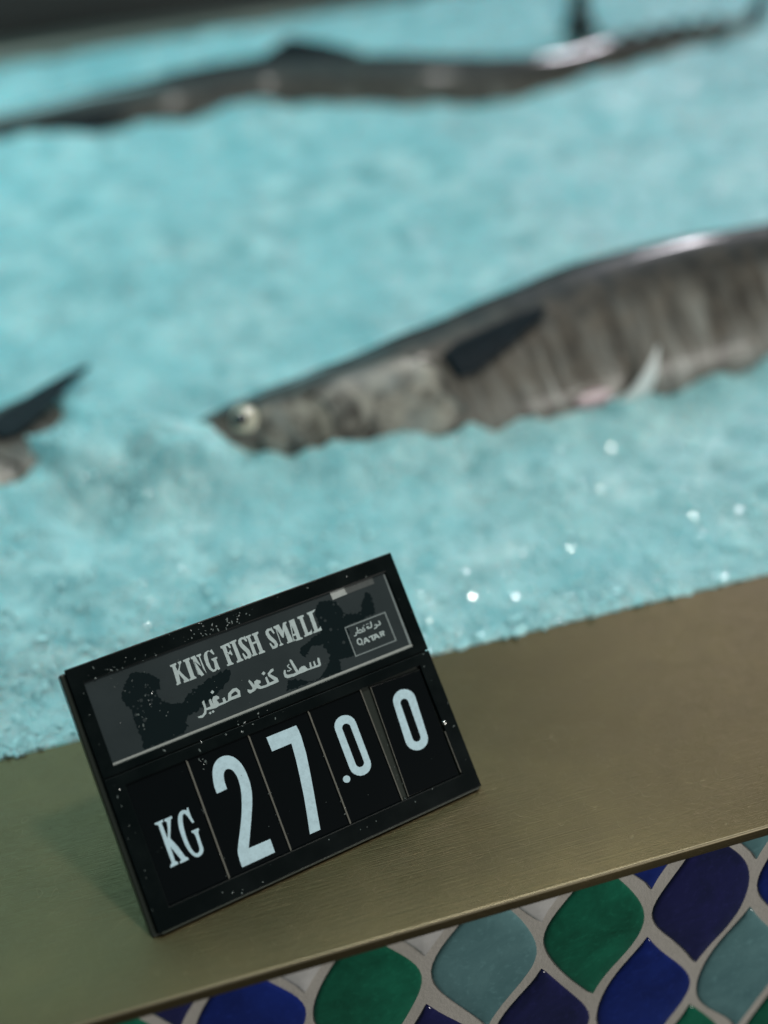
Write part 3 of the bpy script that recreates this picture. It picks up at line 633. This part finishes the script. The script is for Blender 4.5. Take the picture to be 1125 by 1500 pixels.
# rim runs parallel to the ice edge seen at the back left
p0 = Vector((-.024, 1.3601, .118)); p1 = Vector((.3757, 1.4312, .1273)); dr = (p1-p0); dr.z = 0; dr.normalize(); pr = Vector((-dr.y, dr.x, 0))
bm = bmesh.new(); box_bm(bm, -.6, 1.5, 0, .105, -.10, .014)
rim = link('display_rim', bm_mesh(bm), [M_RIM])
rim.matrix_world = Matrix(((dr.x, pr.x, 0, p0.x), (dr.y, pr.y, 0, p0.y), (0, 0, 1, .112), (0, 0, 0, 1)))
bevel(rim, .004)
tag(rim, 'dull grey metal rim along the back of the ice display', 'metal rim')
bm = bmesh.new(); box_bm(bm, -1.0, 2.4, .1065, .16, -.10, .20)
bk = link('back_panel', bm_mesh(bm), [M_BACK]); bk.matrix_world = rim.matrix_world.copy(); bevel(bk, .003)
tag(bk, 'unlit near black panel rising behind the metal rim', 'back panel')
# dark upright stake in the ice beyond the far fish
bm = bmesh.new()
prof = [(.0, -.05), (.013, -.05), (.013, .0), (.023, .003), (.021, .008), (.0145, .018), (.0118, .034), (.0100, .10), (.0100, .17), (.008, .175), (0, .175)]
nseg = 20; rings = []
for r_, z_ in prof:
    rings.append([bm.verts.new((r_*math.cos(2*PI*k/nseg), r_*math.sin(2*PI*k/nseg), z_)) for k in range(nseg)] if r_ > 0 else [bm.verts.new((0, 0, z_))])
for a, b in zip(rings, rings[1:]):
    for k in range(nseg):
        j = (k+1) % nseg
        if len(a) == 1: bm.faces.new((a[0], b[k], b[j]))
        elif len(b) == 1: bm.faces.new((a[k], a[j], b[0]))
        else: bm.faces.new((a[k], a[j], b[j], b[k]))
M_BLACK = mat('black_plastic', (.010,.015,.016), .4)
st = link('upright_stake', bm_mesh(bm, True), [M_BLACK]); st.location = (.672, 1.135, SLOPE*(1.135-LEDGE_D) + .001); st.rotation_euler = (0, math.radians(-2), 0)
tag(st, 'dark upright stake standing in the ice behind the farthest king fish', 'stake')

# ------------------------------------------------------------------ price sign
SY0, SYAW, SLEAN = .02934, .21389, .70416
SW, SH = .150, .1105
ax = Vector((math.cos(SYAW), math.sin(SYAW), 0)); nn = Vector((-math.sin(SYAW), math.cos(SYAW), 0))
up = nn*math.sin(SLEAN) + Vector((0,0,1))*math.cos(SLEAN); nf = ax.cross(up)
org = Vector((0, SY0, .002))
MS = Matrix(((ax.x, up.x, nf.x, org.x), (ax.y, up.y, nf.y, org.y), (ax.z, up.z, nf.z, org.z), (0,0,0,1)))
sign = empty('price_sign', (0,0,0), MS)
tag(sign, 'black tilted price holder reading KING FISH SMALL and KG 27.00, on the brass ledge', 'price sign')

def b_plas(nt, p):
    v = coords(nt); f = noise_n(nt, v, 900, 3); g = noise_n(nt, v, 45, 4, .6)
    nt.links.new(math_n(nt, 'ADD', math_n(nt, 'MULTIPLY', g, .22), .24), p.inputs['Roughness'])
    nt.links.new(mix(nt, ramp(nt, g, [(.45,0.),(.75,1.)]), (.0014,.0040,.0044), (.0040,.0080,.0084)), p.inputs['Base Color'])
    bump(nt, p, f, .08, .0002)
M_FRAME = mat('black_frame_plastic', (.008,.012,.013), .35, spec=.14, build=b_plas)
M_CARD = mat('black_card', (.0025,.0040,.0050), .22, spec=.3)
def b_lab(nt, p):
    v = coords(nt); g = noise_n(nt, v, 30, 5, .6); f = noise_n(nt, v, 1400, 2)
    nt.links.new(mix(nt, ramp(nt, g, [(.3, 0.), (.7, 1.)]), (.016,.026,.029), (.027,.039,.043)), p.inputs['Base Color']); bump(nt, p, f, .06, .0002)
M_LABEL = mat('label_painted_haze', (.04,.05,.053), .45, spec=.3, build=b_lab)  # grey base paints the sleeve's reflected haze; the wet film leaves it out
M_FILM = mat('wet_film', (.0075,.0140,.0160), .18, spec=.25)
M_DROP = mat('dried_drop', (.030,.040,.043), .3, spec=.35)
def b_ink(base):
    def b(nt, p):
        f = noise_n(nt, coords(nt), 520, 4, .7); g = noise_n(nt, coords(nt), 60, 3)
        c = mix(nt, ramp(nt, f, [(.4, 0.), (.75, 1.)]), base, tuple(x*.78 for x in base))
        nt.links.new(mix(nt, ramp(nt, g, [(.45, 0.), (.7, .25)]), c, tuple(x*.86 for x in base)), p.inputs['Base Color'])
    return b
M_NUM = mat('pale_blue_numeral', (.5,.7,.8), .45, build=b_ink((.58,.80,.90)))
M_INK = mat('grey_white_print', (.4,.45,.45), .5, build=b_ink((.50,.60,.61)))
M_DIM = mat('dim_print', (.18,.22,.22), .5, build=b_ink((.24,.29,.295)))
M_LINE = mat('pale_card_edge', (.4,.42,.40), .4, build=b_ink((.40,.43,.41)))
M_FLAGL = mat('flag_pale', (.3,.33,.32), .5, build=b_ink((.44,.48,.47)))
M_FLAGD = mat('flag_grey', (.08,.09,.09), .5, build=b_ink((.080,.092,.092)))
M_THIN = mat('worn_edge', (.12,.12,.105), .35, build=b_ink((.15,.15,.13)))

mm = .001
def prism(polys, z0, z1):
    """extrude 2-D polygons (mm, with holes) between z0 and z1 (mm); no back face"""
    bm = bmesh.new()
    for loops in polys:
        L = [[Vector((x, y, 0)) for x, y in lp] for lp in loops]
        flat = [v for lp in L for v in lp]
        tv = [bm.verts.new((v.x*mm, v.y*mm, z1*mm)) for v in flat]
        bv = [bm.verts.new((v.x*mm, v.y*mm, z0*mm)) for v in flat]
        for tri in tessellate_polygon(L):
            try:
                bm.faces.new([tv[i] for i in tri]); bm.faces.new([bv[i] for i in reversed(tri)])
            except ValueError: pass
        o = 0
        for lp in L:
            n_ = len(lp)
            for i in range(n_):
                j = (i+1) % n_
                try: bm.faces.new((bv[o+i], bv[o+j], tv[o+j], tv[o+i]))
                except ValueError: pass
            o += n_
    return bm
def rect(x0, x1, y0, y1): return [(x0, y0), (x1, y0), (x1, y1), (x0, y1)]
def spart(name, polys, z0, z1, m, parent=None, bev=0, label=None):
    me = bm_mesh(prism(polys, z0, z1))
    o = link(name, me, [m], parent or sign)
    if bev: bevel(o, bev, 2)
    if label: o['label'] = label
    return o
def ringbm(x0, x1, y0, y1, wx0, wx1, wy0, wy1, z0, z1):
    """rectangular ring of quads (clean for bevelling)"""
    bm = bmesh.new()
    A_ = [(x0,y0),(x1,y0),(x1,y1),(x0,y1)]; B_ = [(wx0,wy0),(wx1,wy0),(wx1,wy1),(wx0,wy1)]
    V = [[bm.verts.new((x*mm, y*mm, z*mm)) for x, y in P] for z in (z0, z1) for P in (A_, B_)]
    ao, bo, at, bt = V[0], V[1], V[2], V[3]
    for i in range(4):
        j = (i+1) % 4
        bm.faces.new((at[i], at[j], bt[j], bt[i])); bm.faces.new((ao[i], bo[i], bo[j], ao[j]))
        bm.faces.new((ao[i], ao[j], at[j], at[i])); bm.faces.new((bo[i], bt[i], bt[j], bo[j]))
    return bm
SEAM = 63.9
# back housing and the two front frames (upper label flap, lower price window)
bm = bmesh.new(); box_bm(bm, -.0026, .1494, -.0014, .1094, -.0100, -.0018)
for v in bm.verts:      # the back of the foot is cut level with the ledge
    if v.co.y < .01: v.co.y = max(v.co.y, (-v.co.z*nf.z - org.z + .0002)/up.z)
hs = link('housing', bm_mesh(bm), [mat('housing_plastic', (.022,.028,.023), .28, spec=.7, build=lambda nt, p: bump(nt, p, noise_n(nt, coords(nt), 700, 3), .08, .0002))], sign); bevel(hs, .0008)
f1 = link('label_frame', bm_mesh(ringbm(0, 150, SEAM+.25, 110.5, 5.6, 144.1, 67.6, 103.0, -1.7, 0)), [M_FRAME], sign); bevel(f1, .00035)
f2 = link('price_frame', bm_mesh(ringbm(0, 150, 0, SEAM-.25, 7.4, 143.4, 8.2, 58.9, -1.7, 0)), [M_FRAME], sign); bevel(f2, .00035)
# label card and what is printed on it
card = spart('label_card', [[rect(5.3, 144.3, 67.3, 103.3)]], -1.58, -1.0, M_LABEL, label='product label with reflected haze painted grey, dark wet patches on it')
spart('lettering', SIGN['KING FISH SMALL'], -1.05, -.93, M_INK, card, label='words KING FISH SMALL')
spart('lettering', SIGN['arabic name'], -1.05, -.93, M_INK, card, label='arabic line under the english name')
spart('lettering', SIGN['QATAR'], -1.05, -.94, M_INK, card, label='word QATAR in the small box')
spart('lettering', SIGN['arabic country'], -1.05, -.94, M_INK, card, label='tiny arabic line above QATAR')
spart('box_outline', SIGN['box'], -1.05, -.95, M_DIM, card)
spart('flag', SIGN['flag light'], -1.05, -.945, M_FLAGL, card, label='pale saw edged half of the flag')
spart('flag', SIGN['flag dark'], -1.05, -.955, M_FLAGD, card, label='darker half of the flag')
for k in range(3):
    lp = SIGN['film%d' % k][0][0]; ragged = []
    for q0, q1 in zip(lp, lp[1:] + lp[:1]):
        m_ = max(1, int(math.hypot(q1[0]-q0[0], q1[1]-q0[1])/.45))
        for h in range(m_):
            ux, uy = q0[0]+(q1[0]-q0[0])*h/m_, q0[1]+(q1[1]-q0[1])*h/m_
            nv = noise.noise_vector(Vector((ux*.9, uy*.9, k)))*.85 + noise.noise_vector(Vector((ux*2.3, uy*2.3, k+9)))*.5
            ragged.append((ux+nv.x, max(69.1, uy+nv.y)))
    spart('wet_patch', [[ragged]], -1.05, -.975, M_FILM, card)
drops = []
rd = random.Random(4)
for cx_, cy_, n_, sp_ in ((27, 88, 26, 5.5), (40, 84, 12, 6), (104, 88, 20, 7), (122, 93, 10, 5)):
    for _ in range(n_):
        ex, ey, er = rd.gauss(cx_, sp_), rd.gauss(cy_, sp_*.7), rd.uniform(.22, .75)
        if not (7 < ex < 141 and 70 < ey < 102): continue
        if any(math.hypot(ex-a_[0], ey-a_[1]) < er+a_[2]+.1 for a_ in drops): continue
        drops.append((ex, ey, er))
spart('dried_drops', [[[(ex+er*math.cos(t_*PI/6)*(1+.2*math.sin(t_*2+ex)), ey+er*math.sin(t_*PI/6)) for t_ in range(12)]] for ex, ey, er in drops], -1.05, -.968, M_DROP, card)['kind'] = 'stuff'
spart('edge_line', [[[(5.4, 67.75), (143.9, 67.75), (143.9, 69.0), (5.8, 68.75)]]], -1.04, -.90, M_LINE, card)
spart('edge_line', [[[(142.7, 69.2), (143.8, 69.2), (143.7, 102.2), (143.2, 102.2)]]], -1.04, -.91, M_DIM, card)
# five price cards with their figures
cuts = [7.1, 33.3, 60.8, 88.5, 115.6, 143.7]
names = ['KG', '2', '7', '.0', '0']
labs = ['unit KG', 'figure 2', 'figure 7', 'point and figure 0', 'last figure 0']
for i, nm in enumerate(names):
    a, b = cuts[i] + .32, cuts[i+1] - .32
    z = [-1.15, -1.0, -1.08, -1.02, -.85][i]
    pts = rect(a, b, 7.9, 58.95)
    if i == 4: pts = [(a+.9, 8.7), (b-1.2, 8.3), (b-.5, 57.2), (a+2.6, 58.2)]
    if i == 3: pts = [(a, 8.1), (b-2.2, 8.1), (b-1.4, 58.4), (a, 58.9)]
    c = spart('price_card', [[pts]], -1.58, z, M_CARD, bev=.00012, label='black price card with %s' % labs[i])
    spart('numeral' if nm != 'KG' else 'lettering', SIGN[nm], z-.1, z+.10, M_NUM, c)
    # worn bright cut edge on the left of the card
    if i:
        xe = pts[0][0]; xt = pts[3][0]
        spart('card_edge', [[[(xe-.02, 8.6), (xe+.28, 8.6), (xt+.28, 58.2), (xt-.02, 58.2)]]], z-.2, z+.05, M_THIN, c)
for i in range(1, 5):
    x = cuts[i] - (1.9 if i == 4 else 0)
    spart('divider', [[rect(x-.22, x+.22, 8.3, 58.8)]], -1.58, -.45, M_THIN if i != 4 else M_THIN)
# worn corner of the window at the right, small rivet beside it
spart('window_edge', [[rect(143.05, 143.38, 9.0, 28.0)]], -1.6, -.12, M_THIN)
bm = bmesh.new(); bmesh.ops.create_uvsphere(bm, u_segments=16, v_segments=8, radius=.0011)
for v in bm.verts: v.co = Vector((v.co.x + .1444, v.co.y + .0315, v.co.z*.5))
link('rivet', bm_mesh(bm, True), [mat('steel_rivet', (.6,.62,.6), .25, 1.0)], sign)
# thin clear-edged base lip under the sign and the easel plate behind it
M_LIP = mat('smoky_lip', (.055,.065,.055), .25, coat=.4)
bm = bmesh.new(); box_bm(bm, .0012, .1488, -.0007, .0003, -.0017, -.0002)
l_ = link('base_lip', bm_mesh(bm), [M_LIP], sign); bevel(l_, .0003)
bm = bmesh.new()   # easel: hinged to the housing, foot on the ledge
hz = .0735; hy_top = .092
top = Vector((0, hy_top, -.0087))
# world foot point under/behind the sign
foot_w = org + nn*.100 + Vector((0,0,-.0019))
inv = MS.inverted(); foot = inv @ foot_w
dirv = Vector((0, foot.y-top.y, foot.z-top.z)); 
nrm_ = Vector((0, -dirv.z, dirv.y)).normalized()*.0011
for x0, x1, k0, k1 in ((.045, .105, 0, 1),):
    P = [top+nrm_, top-nrm_, top+dirv-nrm_, top+dirv+nrm_]
    va = [bm.verts.new((x0+.006*(0 if i < 2 else -1), q.y, q.z)) for i, q in enumerate(P)]
    vb = [bm.verts.new((x1-.006*(0 if i < 2 else -1), q.y, q.z)) for i, q in enumerate(P)]
    bm.faces.new(va); bm.faces.new(vb[::-1])
    for i in range(4):
        j = (i+1) % 4; bm.faces.new((va[i], vb[i], vb[j], va[j]))
es = link('easel_leg', bm_mesh(bm), [M_FRAME], sign); bevel(es, .0004)

# ice specks and water drops clinging to the sign
rs = random.Random(21)
sv, sf = [], []
def speck(u, v, z, r, asp):
    a = rs.uniform(0, PI); ca, sa = math.cos(a), math.sin(a); b0 = len(sv)
    bv, bf = (ico_v, ico_f)
    for q in bv:
        x, y, w = q.x*r*asp*rs.uniform(.7,1.2), q.y*r*rs.uniform(.7,1.2), q.z*r*.55
        p_ = MS @ Vector((u*mm + x*ca - y*sa, v*mm + x*sa + y*ca, z*mm + w)); sv.append(tuple(p_))
    for f in bf: sf.append(tuple(b0+i for i in f))
def many(n, fu, fv, z, r0=.00010, r1=.00034):
    for _ in range(n): speck(fu(), fv(), z, rs.uniform(r0, r1), rs.choice([1, 1, 1.4, 2.6]))
U = rs.uniform; G_ = rs.gauss
many(26, lambda: G_(62, 9), lambda: U(103.4, 109.8), .06)
many(14, lambda: G_(68, 5), lambda: G_(106, 1.4), .06, .0002, .00045)
many(16, lambda: U(8, 45), lambda: U(103.2, 105.5), .06)
many(10, lambda: U(8, 145), lambda: U(103.3, 110), .06)
many(14, lambda: U(.3, 5), lambda: U(5, 105), .06)
many(16, lambda: G_(55, 14), lambda: U(60, 67), .06, .0001, .00045)
many(14, lambda: U(5, 145), lambda: U(.8, 8), .06)
many(8, lambda: U(145, 149.6), lambda: U(5, 108), .06)
many(16, lambda: U(8, 142), lambda: U(70, 102), -.86, .00008, .00024)
many(22, lambda: G_(26, 6), lambda: G_(88, 7), -.86, .0001, .00034)
many(14, lambda: U(9, 142), lambda: U(9, 58), -.85, .00008, .00020)
many(12, lambda: G_(38, 2.5), lambda: G_(56, 2), -.85, .0001, .00028)
for c_ in cuts[1:5]:
    many(9, lambda c_=c_: c_ + U(-.9, .9), lambda: U(8.5, 40), -.5, .0001, .00026)
for k in range(26):
    p_ = (U(-.4, .05), U(8, 109), U(-7.5, -2)); speck(-.02+.62 if False else .5, p_[1], p_[2], 1e-6, 1)
M_SPECK = mat('ice_speck', (.22,.27,.265), .2, Transmission_Weight=.3)
sp = link('ice_specks', mesh_from(sv, sf), [M_SPECK])
tag(sp, 'tiny ice flakes and water specks sprinkled over the black price sign', 'ice specks', kind='stuff')

# ------------------------------------------------------------------ light
w = bpy.data.worlds.new('World'); SC.world = w; w.use_nodes = True
bg = w.node_tree.nodes['Background']; bg.inputs['Color'].default_value = (*WCOL, 1); bg.inputs['Strength'].default_value = 1
def area(name, loc, target, sx, sy, power, col):
    l = bpy.data.lights.new(name, 'AREA'); l.shape = 'RECTANGLE'; l.size = sx; l.size_y = sy; l.energy = power; l.color = col
    o = bpy.data.objects.new(name, l); COL.objects.link(o); o.location = loc
    o.rotation_euler = (Vector(target)-Vector(loc)).to_track_quat('-Z', 'Y').to_euler()
    return o
for a in LAMPS: area(*a)

# ------------------------------------------------------------------ camera
cd = bpy.data.cameras.new('camera'); cam = bpy.data.objects.new('camera', cd); COL.objects.link(cam); SC.camera = cam
Rv = Vector((0.95823606,-0.2763971,-0.07340506)); Uv = Vector((0.20542536,0.48668861,0.84907869)); Fv = Vector((0.19895748,0.82869707,-0.52314155))
cam.matrix_world = Matrix(((Rv.x, Uv.x, -Fv.x, .02676), (Rv.y, Uv.y, -Fv.y, -.29873), (Rv.z, Uv.z, -Fv.z, .37921), (0,0,0,1)))
cd.sensor_fit = 'HORIZONTAL'; cd.sensor_width = 36; cd.lens = 1728.81/1125*36
cd.clip_start = .02; cd.clip_end = 50
cd.dof.use_dof = True; cd.dof.focus_distance = .498; cd.dof.aperture_fstop = 3.1
SC.view_settings.view_transform = 'Standard'; SC.view_settings.look = 'None'
SC.view_settings.exposure = EXPOSURE; SC.view_settings.gamma = 1
SC.cycles.use_denoising = True
SC.cycles.max_bounces = 8
SC.cycles.sample_clamp_indirect = 4
